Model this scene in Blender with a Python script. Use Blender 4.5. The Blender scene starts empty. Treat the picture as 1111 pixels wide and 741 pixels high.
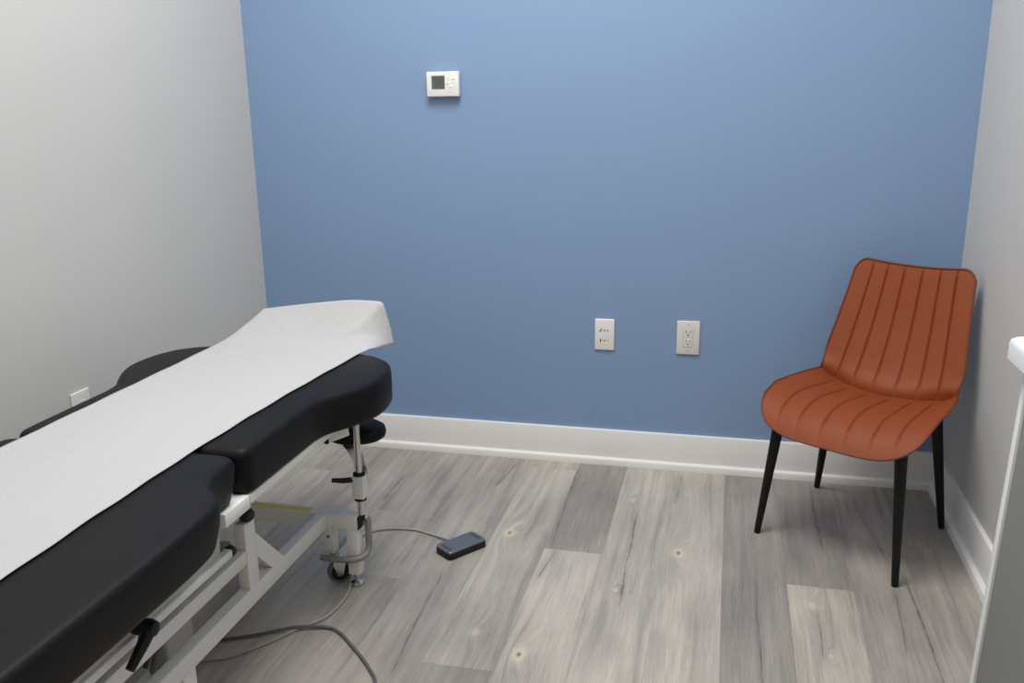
import bpy, bmesh, math, random
from mathutils import Vector, Matrix
random.seed(7)
SC = bpy.context.scene
COL = SC.collection
PI = math.pi

# ------------------------------------------------------------------ camera
F_PX = 969.22
YAW, PITCH, ROLL = math.radians(-13.785), math.radians(-15.123), math.radians(-0.8434)
CAM = Vector((-0.7265, -3.0670, 1.2986))
cy, sy, cp, sp = math.cos(YAW), math.sin(YAW), math.cos(PITCH), math.sin(PITCH)
fw = Vector((sy*cp, cy*cp, sp)); rt = Vector((cy, -sy, 0)); up = rt.cross(fw)
c_, s_ = math.cos(ROLL), math.sin(ROLL)
rt2 = c_*rt + s_*up; up2 = -s_*rt + c_*up
cam_d = bpy.data.cameras.new('camera'); cam = bpy.data.objects.new('camera', cam_d); COL.objects.link(cam)
m = Matrix.Identity(4)
for i in range(3):
    m[i][0] = rt2[i]; m[i][1] = up2[i]; m[i][2] = -fw[i]; m[i][3] = CAM[i]
cam.matrix_world = m
cam_d.sensor_width = 36; cam_d.lens = F_PX/1111*36; cam_d.clip_start = 0.02
SC.camera = cam

# ------------------------------------------------------------------ materials
def mat(name, col, rough=0.5, metal=0.0, spec=0.5, noise=None, bump=None, coat=0.0, var=0.0, vscale=5.0):
    M = bpy.data.materials.new(name); M.use_nodes = True
    N, L = M.node_tree.nodes, M.node_tree.links
    b = N['Principled BSDF']
    b.inputs['Base Color'].default_value = (*col, 1); b.inputs['Roughness'].default_value = rough
    b.inputs['Metallic'].default_value = metal; b.inputs['Specular IOR Level'].default_value = spec
    b.inputs['Coat Weight'].default_value = coat
    tc = N.new('ShaderNodeTexCoord')
    if var > 0:
        n = N.new('ShaderNodeTexNoise'); n.inputs['Scale'].default_value = vscale; n.inputs['Detail'].default_value = 4
        L.new(tc.outputs['Object'], n.inputs['Vector'])
        mx = N.new('ShaderNodeMix'); mx.data_type = 'RGBA'
        mx.inputs[6].default_value = (*[c*(1-var) for c in col], 1); mx.inputs[7].default_value = (*[min(1, c*(1+var)) for c in col], 1)
        L.new(n.outputs['Fac'], mx.inputs[0]); L.new(mx.outputs[2], b.inputs['Base Color'])
    if bump:
        n = N.new('ShaderNodeTexNoise'); n.inputs['Scale'].default_value = bump[0]; n.inputs['Detail'].default_value = bump[2] if len(bump) > 2 else 3
        L.new(tc.outputs['Object'], n.inputs['Vector'])
        bp = N.new('ShaderNodeBump'); bp.inputs['Strength'].default_value = bump[1]; bp.inputs['Distance'].default_value = 0.002
        L.new(n.outputs['Fac'], bp.inputs['Height']); L.new(bp.outputs['Normal'], b.inputs['Normal'])
    return M
M = {}
M['wall_blue'] = mat('blue wall paint', (0.212, 0.318, 0.505), 0.55, bump=(260, 0.08), var=0.015, vscale=2)
M['wall_pale'] = mat('pale grey wall paint', (0.56, 0.555, 0.537), 0.6, bump=(260, 0.08), var=0.012, vscale=2)
M['ceiling'] = mat('white ceiling paint', (0.8, 0.8, 0.79), 0.9, bump=(120, 0.1))
M['trim'] = mat('white trim paint', (0.80, 0.795, 0.78), 0.35, var=0.02)
M['vinyl'] = mat('black vinyl', (0.0055, 0.0056, 0.0066), 0.52, bump=(420, 0.10, 4), spec=0.18)
M['white_metal'] = mat('white powder coat', (0.82, 0.81, 0.78), 0.35, var=0.02)
M['grey_metal'] = mat('grey coated steel', (0.28, 0.275, 0.265), 0.4, metal=0.3, var=0.05, vscale=30)
M['plate_metal'] = mat('pale grey steel plate', (0.50, 0.50, 0.48), 0.45, metal=0.1, var=0.05, vscale=20)
M['chrome'] = mat('chrome', (0.62, 0.61, 0.60), 0.18, metal=1.0, var=0.03)
M['blade'] = mat('brushed aluminium', (0.70, 0.70, 0.70), 0.28, metal=0.9, var=0.04, vscale=40)
M['black_plastic'] = mat('black plastic', (0.008, 0.008, 0.009), 0.45, spec=0.3, var=0.1)
M['rubber'] = mat('black rubber', (0.02, 0.02, 0.02), 0.7, var=0.1)
M['wheel'] = mat('grey rubber tread', (0.14, 0.138, 0.132), 0.6, var=0.08)
M['yellow'] = mat('yellow warning tape', (0.78, 0.66, 0.03), 0.5, var=0.08, vscale=60)
M['label_grey'] = mat('grey motor housing', (0.50, 0.50, 0.47), 0.5, var=0.05)
M['rust'] = mat('rust', (0.22, 0.09, 0.06), 0.7, var=0.2)
M['paper'] = mat('white exam paper', (0.475, 0.475, 0.48), 0.9, bump=(120, 0.8, 6), spec=0.15, var=0.02, vscale=45)
M['plastic_white'] = mat('white plastic', (0.80, 0.79, 0.77), 0.35, var=0.01)
M['plastic_cream'] = mat('off white plastic', (0.70, 0.68, 0.64), 0.4, var=0.01)
M['slot'] = mat('dark slot', (0.02, 0.02, 0.02), 0.6, var=0.1)
M['mark'] = mat('grey print', (0.35, 0.35, 0.35), 0.6, var=0.05)
M['seam'] = mat('plate seam', (0.46, 0.45, 0.43), 0.6, var=0.05)
M['lcd'] = mat('lcd glass', (0.105, 0.115, 0.098), 0.25, var=0.06, vscale=80)
M['lcd_dark'] = mat('lcd digits', (0.055, 0.064, 0.052), 0.4, var=0.05)
M['leather'] = mat('burnt orange leather', (0.245, 0.056, 0.0165), 0.52, bump=(520, 0.14, 4), spec=0.22, var=0.06, vscale=25)
M['piping'] = mat('rust leather piping', (0.150, 0.030, 0.010), 0.5, bump=(500, 0.1), var=0.06)
M['leg_black'] = mat('black leg paint', (0.006, 0.006, 0.0065), 0.45, spec=0.25, var=0.1)
M['pedal_top'] = mat('brushed grey steel', (0.17, 0.19, 0.22), 0.36, metal=0.5, var=0.08, vscale=60)
M['pedal_dark'] = mat('dark grey pad', (0.06, 0.065, 0.07), 0.5, var=0.1)
M['cord_grey'] = mat('grey beige cord', (0.37, 0.36, 0.32), 0.5, var=0.05)
M['cord_dark'] = mat('dark grey cord', (0.10, 0.10, 0.105), 0.5, var=0.05)
M['counter_grey'] = mat('grey counter panel', (0.20, 0.20, 0.187), 0.6, bump=(200, 0.06), var=0.02)
M['counter_white'] = mat('white solid surface', (0.78, 0.78, 0.77), 0.3, var=0.01)

# ------------------------------------------------------------------ mesh helpers
def link(name, bm, material, parent=None, smooth=True, angle=35):
    bmesh.ops.recalc_face_normals(bm, faces=bm.faces[:])
    me = bpy.data.meshes.new(name); bm.to_mesh(me); bm.free()
    if smooth:
        for p in me.polygons: p.use_smooth = True
        try: me.set_sharp_from_angle(angle=math.radians(angle))
        except Exception: pass
    o = bpy.data.objects.new(name, me); COL.objects.link(o)
    me.materials.append(material)
    if parent is not None: o.parent = parent
    return o
def tag(o, label=None, cat=None, group=None, kind=None):
    if label: o['label'] = label
    if cat: o['category'] = cat
    if group: o['group'] = group
    if kind: o['kind'] = kind
    return o
def thing(name, loc, label, cat, rz=0, group=None):
    o = bpy.data.objects.new(name, None); COL.objects.link(o); o.location = loc; o.rotation_euler = (0, 0, rz)
    o.empty_display_size = 0.1
    return tag(o, label, cat, group)
def box(bm, x0, x1, y0, y1, z0, z1, bev=0.0, seg=2, mtx=None):
    r = bmesh.ops.create_cube(bm, size=1)
    vs = r['verts']
    for v in vs:
        v.co = Vector(((x0+x1)/2 + v.co.x*(x1-x0), (y0+y1)/2 + v.co.y*(y1-y0), (z0+z1)/2 + v.co.z*(z1-z0)))
    if bev > 0:
        es = list({e for v in vs for e in v.link_edges})
        rr = bmesh.ops.bevel(bm, geom=es, offset=bev, segments=seg, affect='EDGES', profile=0.5, clamp_overlap=True)
        vs = list({v for f in rr['faces'] for v in f.verts} | {v for v in vs if v.is_valid})
    if mtx is not None:
        seen = set()
        stack = [v for v in vs if v.is_valid]
        while stack:
            v = stack.pop()
            if v in seen: continue
            seen.add(v)
            for e in v.link_edges: stack.append(e.other_vert(v))
        for v in seen: v.co = mtx @ v.co
def bar(bm, a, b, w, h, bev=0.002, upv=(0, 0, 1)):
    a, b = Vector(a), Vector(b); d = b-a; L = d.length; d.normalize()
    u = Vector(upv); s = d.cross(u).normalized(); u = s.cross(d)
    mt = Matrix.Identity(4)
    for i in range(3): mt[i][0] = s[i]; mt[i][1] = d[i]; mt[i][2] = u[i]; mt[i][3] = a[i]
    box(bm, -w/2, w/2, 0, L, -h/2, h/2, bev, 2, mt)
def catmull(pts, n=8):
    P = [Vector(p) for p in pts]; P = [2*P[0]-P[1]] + P + [2*P[-1]-P[-2]]
    out = []
    for i in range(1, len(P)-2):
        for k in range(n):
            t = k/n
            out.append(0.5*((2*P[i]) + (P[i+1]-P[i-1])*t + (2*P[i-1]-5*P[i]+4*P[i+1]-P[i+2])*t*t + (3*P[i]-P[i-1]-3*P[i+1]+P[i+2])*t**3))
    out.append(P[-2]); return out
def tube(bm, pts, r, seg=10, closed=False, radii=None, cap=True, flat=1.0):
    P = [Vector(p) for p in pts]; n = len(P); rings = []
    T0 = None; N0 = None
    for i in range(n):
        if closed: t = P[(i+1) % n]-P[i-1]
        else: t = P[min(i+1, n-1)]-P[max(i-1, 0)]
        t.normalize()
        if N0 is None:
            a = Vector((0, 0, 1)) if abs(t.z) < 0.9 else Vector((1, 0, 0))
            N0 = (a - t*a.dot(t)).normalized()
        else:
            N0 = (N0 - t*N0.dot(t)).normalized()
        B = t.cross(N0); rr = radii[i] if radii else r
        rings.append([bm.verts.new(P[i] + rr*(math.cos(2*PI*k/seg)*N0*flat + math.sin(2*PI*k/seg)*B)) for k in range(seg)])
    for i in range(n if closed else n-1):
        A, Bn = rings[i], rings[(i+1) % n]
        for k in range(seg): bm.faces.new((A[k], A[(k+1) % seg], Bn[(k+1) % seg], Bn[k]))
    if not closed and cap:
        bm.faces.new(rings[0][::-1]); bm.faces.new(rings[-1])
def lathe(bm, prof, seg=24, mtx=None):
    rings = []
    for r, z in prof:
        rings.append([bm.verts.new((mtx @ Vector((r*math.cos(2*PI*k/seg), r*math.sin(2*PI*k/seg), z))) if mtx else Vector((r*math.cos(2*PI*k/seg), r*math.sin(2*PI*k/seg), z))) for k in range(seg)])
    for a, b in zip(rings, rings[1:]):
        for k in range(seg): bm.faces.new((a[k], a[(k+1) % seg], b[(k+1) % seg], b[k]))
    bm.faces.new(rings[0][::-1]); bm.faces.new(rings[-1])
def axis_mtx(pos, d):
    d = Vector(d).normalized(); q = Vector((0, 0, 1)).rotation_difference(d)
    return Matrix.Translation(pos) @ q.to_matrix().to_4x4()
def prism(bm, poly, z0, z1, mtx=None, bev=0):
    lo = [bm.verts.new((p[0], p[1], z0)) for p in poly]; hi = [bm.verts.new((p[0], p[1], z1)) for p in poly]
    n = len(poly)
    bm.faces.new(lo[::-1]); ft = bm.faces.new(hi)
    for i in range(n): bm.faces.new((lo[i], lo[(i+1) % n], hi[(i+1) % n], hi[i]))
    if mtx is not None:
        for v in lo+hi: v.co = mtx @ v.co
def NB(): return bmesh.new()
def resample(pts, step, closed=True):
    P = [Vector(p) for p in pts]; n = len(P); out = []
    seg = [(P[i], P[(i+1) % n]) for i in range(n if closed else n-1)]
    L = sum((b-a).length for a, b in seg); k = max(8, int(L/step)); d = L/k; acc = 0; target = 0
    for a, b in seg:
        l = (b-a).length
        while target <= acc+l-1e-9 and len(out) < k:
            out.append(a + (b-a)*((target-acc)/l)); target += d
        acc += l
    return out
def smooth_closed(pts, it):
    P = [Vector(p) for p in pts]; n = len(P)
    for _ in range(it): P = [P[i]*0.5 + (P[i-1]+P[(i+1) % n])*0.25 for i in range(n)]
    return P

# ------------------------------------------------------------------ the room
W = 2.4575; YF = -3.75; H = 3.0
def plane(name, pts, material):
    bm = NB(); bm.faces.new([bm.verts.new(p) for p in pts])
    me = bpy.data.meshes.new(name); bm.to_mesh(me); bm.free()
    o = bpy.data.objects.new(name, me); COL.objects.link(o); me.materials.append(material); o['kind'] = 'structure'
    return o
def wallbox(name, x0, x1, y0, y1, z0, z1, material):
    bm = NB(); box(bm, x0, x1, y0, y1, z0, z1)
    o = link(name, bm, material, smooth=False); o['kind'] = 'structure'; return o
wallbox('wall_back', -W-0.1, 0.1, 0.0, 0.1, -0.05, H, M['wall_blue'])
wallbox('wall_left', -W-0.1, -W, YF, 0.0, -0.05, H, M['wall_pale'])
wallbox('wall_right', 0.0, 0.1, YF, 0.0, -0.05, H, M['wall_pale'])
wallbox('wall_front', -W-0.1, 0.1, YF-0.1, YF, -0.05, H, M['wall_pale'])
wallbox('ceiling', -W-0.1, 0.1, YF-0.1, 0.1, H, H+0.1, M['ceiling'])

# baseboards: tall flat board with eased top plus a small shoe moulding
BB = 0.131
prof = [(0, 0), (0.030, 0), (0.030, 0.014), (0.027, 0.022), (0.020, 0.026), (0.014, 0.0265), (0.014, BB-0.006), (0.012, BB-0.001), (0.008, BB), (0, BB)]
def moulding(name, a, b, nrm):
    a, b, nrm = Vector(a), Vector(b), Vector(nrm)
    bm = NB()
    A = [bm.verts.new(a + nrm*p[0] + Vector((0, 0, p[1]))) for p in prof]
    B = [bm.verts.new(b + nrm*p[0] + Vector((0, 0, p[1]))) for p in prof]
    n = len(prof)
    for i in range(n): bm.faces.new((A[i], A[(i+1) % n], B[(i+1) % n], B[i]))
    bm.faces.new(A); bm.faces.new(B[::-1])
    o = link(name, bm, M['trim'], angle=25); o['kind'] = 'structure'; return o
moulding('baseboard_back', (-W, 0, 0), (0, 0, 0), (0, -1, 0))
moulding('baseboard_left', (-W, YF, 0), (-W, 0, 0), (1, 0, 0))
moulding('baseboard_right', (0, YF, 0), (0, 0, 0), (-1, 0, 0))

# ---- floor: one mesh of plank quads, each carrying its own tone and seed
PW = 0.1735; X0 = -0.6985
tones = {  # column index -> list of (y_start (near wall), tone) ; tone 0 dark grey .. 1 pale
}
def floor_mat():
    Mt = bpy.data.materials.new('grey oak planks'); Mt.use_nodes = True
    N, L = Mt.node_tree.nodes, Mt.node_tree.links; b = N['Principled BSDF']
    def math_(op, a, b_=None, c=None):
        n = N.new('ShaderNodeMath'); n.operation = op
        for i, v in enumerate((a, b_, c)):
            if v is None: continue
            if isinstance(v, (int, float)): n.inputs[i].default_value = v
            else: L.new(v, n.inputs[i])
        return n.outputs[0]
    tc = N.new('ShaderNodeTexCoord'); sx = N.new('ShaderNodeSeparateXYZ'); L.new(tc.outputs['Object'], sx.inputs[0])
    x, y = sx.outputs[0], sx.outputs[1]
    at = N.new('ShaderNodeAttribute'); at.attribute_name = 'plank'; sa = N.new('ShaderNodeSeparateColor'); L.new(at.outputs['Color'], sa.inputs[0])
    tone, seed, warm = sa.outputs[0], sa.outputs[1], sa.outputs[2]
    sd = math_('MULTIPLY', seed, 37.0)
    def noise(xs, ys, zs, detail=3, rough=0.55, dist=0.0):
        cb = N.new('ShaderNodeCombineXYZ')
        for i, v in enumerate((xs, ys, zs)):
            if isinstance(v, (int, float)): cb.inputs[i].default_value = v
            else: L.new(v, cb.inputs[i])
        n = N.new('ShaderNodeTexNoise'); n.inputs['Scale'].default_value = 1; n.inputs['Detail'].default_value = detail
        n.inputs['Roughness'].default_value = rough; n.inputs['Distortion'].default_value = dist
        L.new(cb.outputs[0], n.inputs['Vector']); return n.outputs['Fac']
    # knots bend the grain round themselves
    knots = KNOTS
    bend = None; core = None; halo = None
    for kx, ky, rx, ry, s in knots:
        dx = math_('DIVIDE', math_('SUBTRACT', x, kx), rx); dy = math_('DIVIDE', math_('SUBTRACT', y, ky), ry)
        d2 = math_('ADD', math_('MULTIPLY', dx, dx), math_('MULTIPLY', dy, dy))
        g = math_('MULTIPLY', math_('EXPONENT', math_('MULTIPLY', d2, -1.0)), s)
        dyc = math_('DIVIDE', math_('SUBTRACT', y, ky), rx*1.7)
        d2c = math_('ADD', math_('MULTIPLY', dx, dx), math_('MULTIPLY', dyc, dyc))
        c = math_('MULTIPLY', math_('EXPONENT', math_('MULTIPLY', d2c, -5.0)), s)
        bend = g if bend is None else math_('ADD', bend, g)
        core = c if core is None else math_('ADD', core, c)
    wob = noise(math_('MULTIPLY', x, 4.0), math_('MULTIPLY', y, 1.2), sd, 2)
    f = math_('ADD', math_('ADD', x, math_('MULTIPLY', wob, 0.045)), math_('MULTIPLY', bend, 0.042))
    fine = noise(math_('MULTIPLY', f, 420.0), math_('MULTIPLY', y, 9.0), sd, 3, 0.65)
    broad = noise(math_('MULTIPLY', f, 42.0), math_('MULTIPLY', y, 1.5), sd, 3, 0.55)
    cloud = noise(math_('MULTIPLY', x, 7.0), math_('MULTIPLY', y, 2.2), math_('ADD', sd, 9.0), 3, 0.55)
    pores = noise(math_('MULTIPLY', x, 800.0), math_('MULTIPLY', y, 40.0), sd, 2, 0.6)
    def clamp01(v): return math_('MINIMUM', math_('MAXIMUM', v, 0.0), 1.0)
    # long dark checks in the timber, each a wandering line of its own
    wig = noise(math_('MULTIPLY', x, 3.0), math_('MULTIPLY', y, 4.5), 3.3, 4, 0.5)
    thick = noise(math_('MULTIPLY', x, 5.0), math_('MULTIPLY', y, 14.0), 8.1, 2, 0.6)
    crack = None; smudge = None
    for ax_, ay, bx_, by, wd, st in CRACKS:
        t = math_('DIVIDE', math_('SUBTRACT', y, ay), by-ay)
        lx = math_('ADD', math_('MULTIPLY', t, bx_-ax_), ax_ - 0.0125)
        lx = math_('ADD', lx, math_('MULTIPLY', wig, 0.025))
        dd = math_('ABSOLUTE', math_('SUBTRACT', x, lx))
        fade = clamp01(math_('MULTIPLY', math_('MULTIPLY', t, math_('SUBTRACT', 1.0, t)), 9.0))
        wv = math_('ADD', math_('MULTIPLY', math_('MAXIMUM', math_('SUBTRACT', thick, 0.40), 0.0), wd*3.2), 0.00035)
        l1 = math_('MULTIPLY', clamp01(math_('SUBTRACT', 1.6, math_('DIVIDE', dd, wv))), math_('MULTIPLY', fade, st))
        l2 = math_('MULTIPLY', math_('EXPONENT', math_('MULTIPLY', math_('DIVIDE', dd, 0.012), -1.0)), math_('MULTIPLY', fade, st))
        crack = l1 if crack is None else math_('MAXIMUM', crack, l1)
        smudge = l2 if smudge is None else math_('MAXIMUM', smudge, l2)
    yel = clamp01(math_('MULTIPLY', math_('SUBTRACT', broad, 0.55), 8.0))
    ymask = clamp01(math_('ADD', math_('MULTIPLY', bend, 0.9), math_('MULTIPLY', math_('MULTIPLY', warm, 0.9), clamp01(math_('MULTIPLY', math_('SUBTRACT', cloud, 0.42), 4.0)))))
    yel = math_('MULTIPLY', yel, ymask)
    dkst = clamp01(math_('MULTIPLY', math_('SUBTRACT', 0.43, broad), 7.0))
    def mix(fac, a, bcol, mode='MIX'):
        n = N.new('ShaderNodeMix'); n.data_type = 'RGBA'; n.blend_type = mode
        if isinstance(fac, (int, float)): n.inputs[0].default_value = fac
        else: L.new(fac, n.inputs[0])
        for i, v in ((6, a), (7, bcol)):
            if isinstance(v, tuple): n.inputs[i].default_value = (*v, 1)
            else: L.new(v, n.inputs[i])
        return n.outputs[2]
    base = mix(tone, FL_DARK, FL_PALE)
    base = mix(math_('MULTIPLY', warm, 0.30), base, FL_WARM)
    v = math_('ADD', math_('MULTIPLY', math_('SUBTRACT', fine, 0.5), 0.78), math_('MULTIPLY', math_('SUBTRACT', broad, 0.5), 0.60))
    v = math_('ADD', v, math_('MULTIPLY', math_('SUBTRACT', cloud, 0.5), 0.95))
    v = math_('ADD', v, math_('MULTIPLY', math_('SUBTRACT', pores, 0.5), 0.25))
    v = math_('ADD', v, 1.0)
    vc = N.new('ShaderNodeCombineColor')
    for i in range(3): L.new(v, vc.inputs[i])
    colr = mix(1.0, base, vc.outputs[0], 'MULTIPLY')
    colr = mix(math_('MULTIPLY', dkst, 0.32), colr, (0.17, 0.155, 0.155))
    colr = mix(math_('MULTIPLY', yel, 0.68), colr, FL_STREAK)
    colr = mix(math_('MULTIPLY', smudge, 0.42), colr, (0.15, 0.135, 0.13))
    colr = mix(math_('MULTIPLY', crack, 0.70), colr, (0.085, 0.075, 0.072))
    # knot: pale ring, then a small brown eye
    colr = mix(clamp01(math_('MULTIPLY', core, 1.1)), colr, FL_STREAK)
    colr = mix(clamp01(math_('MULTIPLY', math_('SUBTRACT', core, 0.62), 3.0)), colr, (0.42, 0.35, 0.27))
    colr = mix(clamp01(math_('MULTIPLY', math_('SUBTRACT', core, 0.90), 12.0)), colr, (0.20, 0.155, 0.12))
    L.new(colr, b.inputs['Base Color'])
    b.inputs['Roughness'].default_value = 0.42; b.inputs['Specular IOR Level'].default_value = 0.4
    bp = N.new('ShaderNodeBump'); bp.inputs['Strength'].default_value = 0.12; bp.inputs['Distance'].default_value = 0.001
    L.new(fine, bp.inputs['Height']); L.new(bp.outputs['Normal'], b.inputs['Normal'])
    return Mt
FL_DARK = (0.215, 0.194, 0.178); FL_PALE = (0.450, 0.416, 0.370); FL_WARM = (0.475, 0.440, 0.372); FL_STREAK = (0.64, 0.585, 0.465)
KNOTS = [(-1.344, -0.617, 0.036, 0.12, 1.0), (-0.826, -0.638, 0.036, 0.13, 1.0), (-1.173, -1.226, 0.036, 0.12, 1.0),
         (-1.301, -1.158, 0.022, 0.06, 0.50), (-0.466, -0.851, 0.020, 0.07, 0.75), (-0.982, -0.882, 0.014, 0.05, 0.70),
         (-0.998, -0.304, 0.012, 0.04, 0.85), (-0.440, -1.073, 0.011, 0.035, 0.9)]
CRACKS = [(-0.977, -0.38, -0.959, -0.97, 0.0030, 0.9), (-1.439, -0.03, -1.482, -0.30, 0.0035, 0.8), (-1.479, -0.85, -1.446, -1.40, 0.0030, 1.0),
          (-0.610, -0.74, -0.602, -1.26, 0.0026, 0.9), (-0.205, -0.60, -0.196, -1.20, 0.0032, 1.0), (-0.240, -0.70, -0.265, -1.05, 0.0022, 0.7),
          (-1.819, -0.25, -1.817, -0.48, 0.0040, 0.9), (-0.417, -0.05, -0.412, -0.56, 0.0030, 0.9), (-0.846, -0.05, -0.855, -0.32, 0.0028, 0.7),
          (-1.188, -0.68, -1.198, -0.88, 0.0026, 0.8), (-0.457, -0.86, -0.461, -1.10, 0.0018, 0.7), (-1.217, -0.02, -1.200, -0.70, 0.0030, 0.8),
          (-0.286, -0.12, -0.236, -0.56, 0.0026, 0.7), (-1.62, -0.35, -1.60, -0.95, 0.0022, 0.6), (-1.56, -0.9, -1.58, -1.5, 0.0020, 0.5)]
# per column: (y_end_near_wall, y_end_near_camera, tone, warm)
PLANKS = {
  -7: [(0, -0.55, .55, .2)],
  -6: [(0, -0.95, .52, .2), (-0.95, -2.17, .45, .1)],
  -5: [(0, -0.70, .50, .1), (-0.70, -1.92, .42, .1)],
  -4: [(0, -0.10, .6, .4), (-0.10, -1.305, .66, .75), (-1.305, -2.5, .25, .1)],
  -3: [(0, -0.692, .16, .45), (-0.692, -1.91, .88, .6)],
  -2: [(0, -0.90, .82, .45), (-0.90, -2.12, .85, .5)],
  -1: [(0, -1.50, .82, .85), (-1.50, -2.7, .80, .8)],
  0: [(0, -1.30, .34, .05), (-1.30, -2.5, .5, .3)],
  1: [(0, -0.752, .24, .1), (-0.752, -1.97, .74, .75)],
  2: [(0, -1.25, .50, .2)],
  3: [(0, -0.45, .35, .2), (-0.45, -1.67, .42, .2)],
}
def build_floor():
    bm = NB(); lay = bm.loops.layers.float_color.new('plank')
    rnd = random.Random(11)
    i0 = int(math.floor((-W-X0)/PW)); i1 = int(math.ceil((0-X0)/PW))
    for i in range(i0, i1+1):
        xa, xb = max(X0+(i)*PW, -W-0.05), min(X0+(i+1)*PW, 0.05)
        if xb <= xa: continue
        spec = PLANKS.get(i, [])
        rows = []; y = 0.05
        for k, (ya, yb, t, wm) in enumerate(spec):
            rows.append((y, yb, t, wm)); y = yb
        if not rows: 
            yb = -rnd.uniform(0.25, 1.2); rows.append((y, yb, rnd.uniform(.25, .75), rnd.uniform(0, .6))); y = yb
        while y > YF:
            yb = max(y-1.22, YF-0.05); rows.append((y, yb, rnd.uniform(.25, .8), rnd.uniform(0, .7))); y = yb
        for (ya, yb, t, wm) in rows:
            g = 0.0002
            q = [bm.verts.new(p) for p in ((xa+g, yb+g, 0), (xb-g, yb+g, 0), (xb-g, ya-g, 0), (xa+g, ya-g, 0))]
            fc = bm.faces.new(q); sd = rnd.random()
            for lp in fc.loops: lp[lay] = (t, sd, wm, 1)
    # dark bed just below so the joints read as fine lines
    q = [bm.verts.new(p) for p in ((-W-0.05, YF-0.05, -0.0012), (0.05, YF-0.05, -0.0012), (0.05, 0.05, -0.0012), (-W-0.05, 0.05, -0.0012))]
    fc = bm.faces.new(q)
    for lp in fc.loops: lp[lay] = (0.0, 0.5, 0, 1)
    me = bpy.data.meshes.new('floor'); bm.to_mesh(me); bm.free()
    o = bpy.data.objects.new('floor', me); COL.objects.link(o); me.materials.append(floor_mat()); o['kind'] = 'structure'
build_floor()

# ------------------------------------------------------------------ wall plates
def bevel_plate(w, h, t, bev):          # in local x,z ; thickness towards -y
    bm = NB(); box(bm, -w/2, w/2, -t, 0, -h/2, h/2, bev, 3); return bm
# duplex outlet with decorator face
out = thing('wall_outlet', (-0.8465, 0, 0.491), 'larger white wall outlet plate with two sockets, nearer the orange chair', 'outlet')
link('plate', bevel_plate(0.0785, 0.1205, 0.007, 0.003), M['plastic_cream'], out)
bm = NB()
for a, b_ in (((-.0172, -.0335), (-.0172, .0335)), ((.0172, -.0335), (.0172, .0335)), ((-.0172, .0335), (.0172, .0335)), ((-.0172, -.0335), (.0172, -.0335))):
    bar(bm, (a[0], -0.0071, a[1]), (b_[0], -0.0071, b_[1]), 0.0008, 0.0008, 0, (0, 1, 0))
link('face_seam', bm, M['seam'], out, False)
for zc in (0.0165, -0.0165):
    bm = NB(); box(bm, -0.0165, 0.0165, -0.0085, -0.0065, zc-0.0152, zc+0.0152, 0.0006, 1)
    r = link('receptacle', bm, M['plastic_cream'], out)
    for xs, hh in ((-0.0065, 0.0085), (0.0065, 0.007)):
        bm = NB(); box(bm, xs-0.0011, xs+0.0011, -0.0089, -0.0084, zc+0.0045-hh/2, zc+0.0045+hh/2); link('slot', bm, M['slot'], r, False)
    bm = NB(); lathe(bm, [(0.0026, 0), (0.0026, 0.0005)], 12, axis_mtx((0, -0.0084, zc-0.0065), (0, -1, 0))); link('ground_hole', bm, M['slot'], r, False)
bm = NB(); box(bm, 0.0095, 0.0120, -0.0089, -0.0084, -0.0245, -0.0215); link('indicator', bm, M['slot'], out, False)
for zc in (0.0475, -0.0475):
    bm = NB(); lathe(bm, [(0.0032, 0), (0.0032, 0.0006), (0.002, 0.001)], 12, axis_mtx((0, -0.0068, zc), (0, -1, 0))); link('screw', bm, M['seam'], out)
# smaller plate with two rows of dark marks
pl = thing('wall_plate', (-1.1385, 0, 0.489), 'smaller white wall plate with two rows of black marks, left of the socket outlet', 'wall plate')
link('plate', bevel_plate(0.0700, 0.1140, 0.0075, 0.0035), M['plastic_white'], pl)
for zc, slant, dot in ((0.0155, True, False), (-0.0215, False, True)):
    bm = NB(); sh = 0.0028 if slant else 0.0006
    for k in range(1):
        vs = [(-0.0155-sh, zc-0.0058), (-0.0115-sh, zc-0.0058), (-0.0115+sh, zc+0.0058), (-0.0155+sh, zc+0.0058)]
        prism(bm, vs, 0, 0.0005, Matrix.Translation((0, -0.0075, 0)) @ Matrix.Rotation(PI/2, 4, 'X'))
    link('slot', bm, M['slot'], pl, False)
    bm = NB(); prism(bm, [(-0.005, zc+0.0028), (0.0, zc-0.0035), (0.005, zc+0.0028), (0.0024, zc+0.0028), (0, zc), (-0.0024, zc+0.0028)], 0, 0.0005, Matrix.Translation((0, -0.0075, 0)) @ Matrix.Rotation(PI/2, 4, 'X'))
    link('arrow_mark', bm, M['slot'], pl, False)
    bm = NB()
    for zz in ((zc+0.003, zc-0.0025)):
        box(bm, 0.0105, 0.0132, -0.0080, -0.0074, zz-0.0013, zz+0.0013)
    if slant: box(bm, 0.0108, 0.0129, -0.0080, -0.0074, zc-0.003, zc+0.003)
    link('dot_mark', bm, M['slot'] if slant else M['mark'], pl, False)
# outlet plate on the left wall, half hidden by the table
lp = thing('wall_outlet', (-W, -1.064, 0.480), 'white outlet plate on the left wall peeking above the table edge', 'outlet', rz=PI/2)
link('plate', bevel_plate(0.072, 0.1160, 0.007, 0.003), M['plastic_cream'], lp)
for zc in (0.0165, -0.0165):
    bm = NB(); box(bm, -0.0165, 0.0165, -0.0082, -0.0065, zc-0.0148, zc+0.0148, 0.0006, 1); link('receptacle', bm, M['plastic_cream'], lp)
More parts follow.
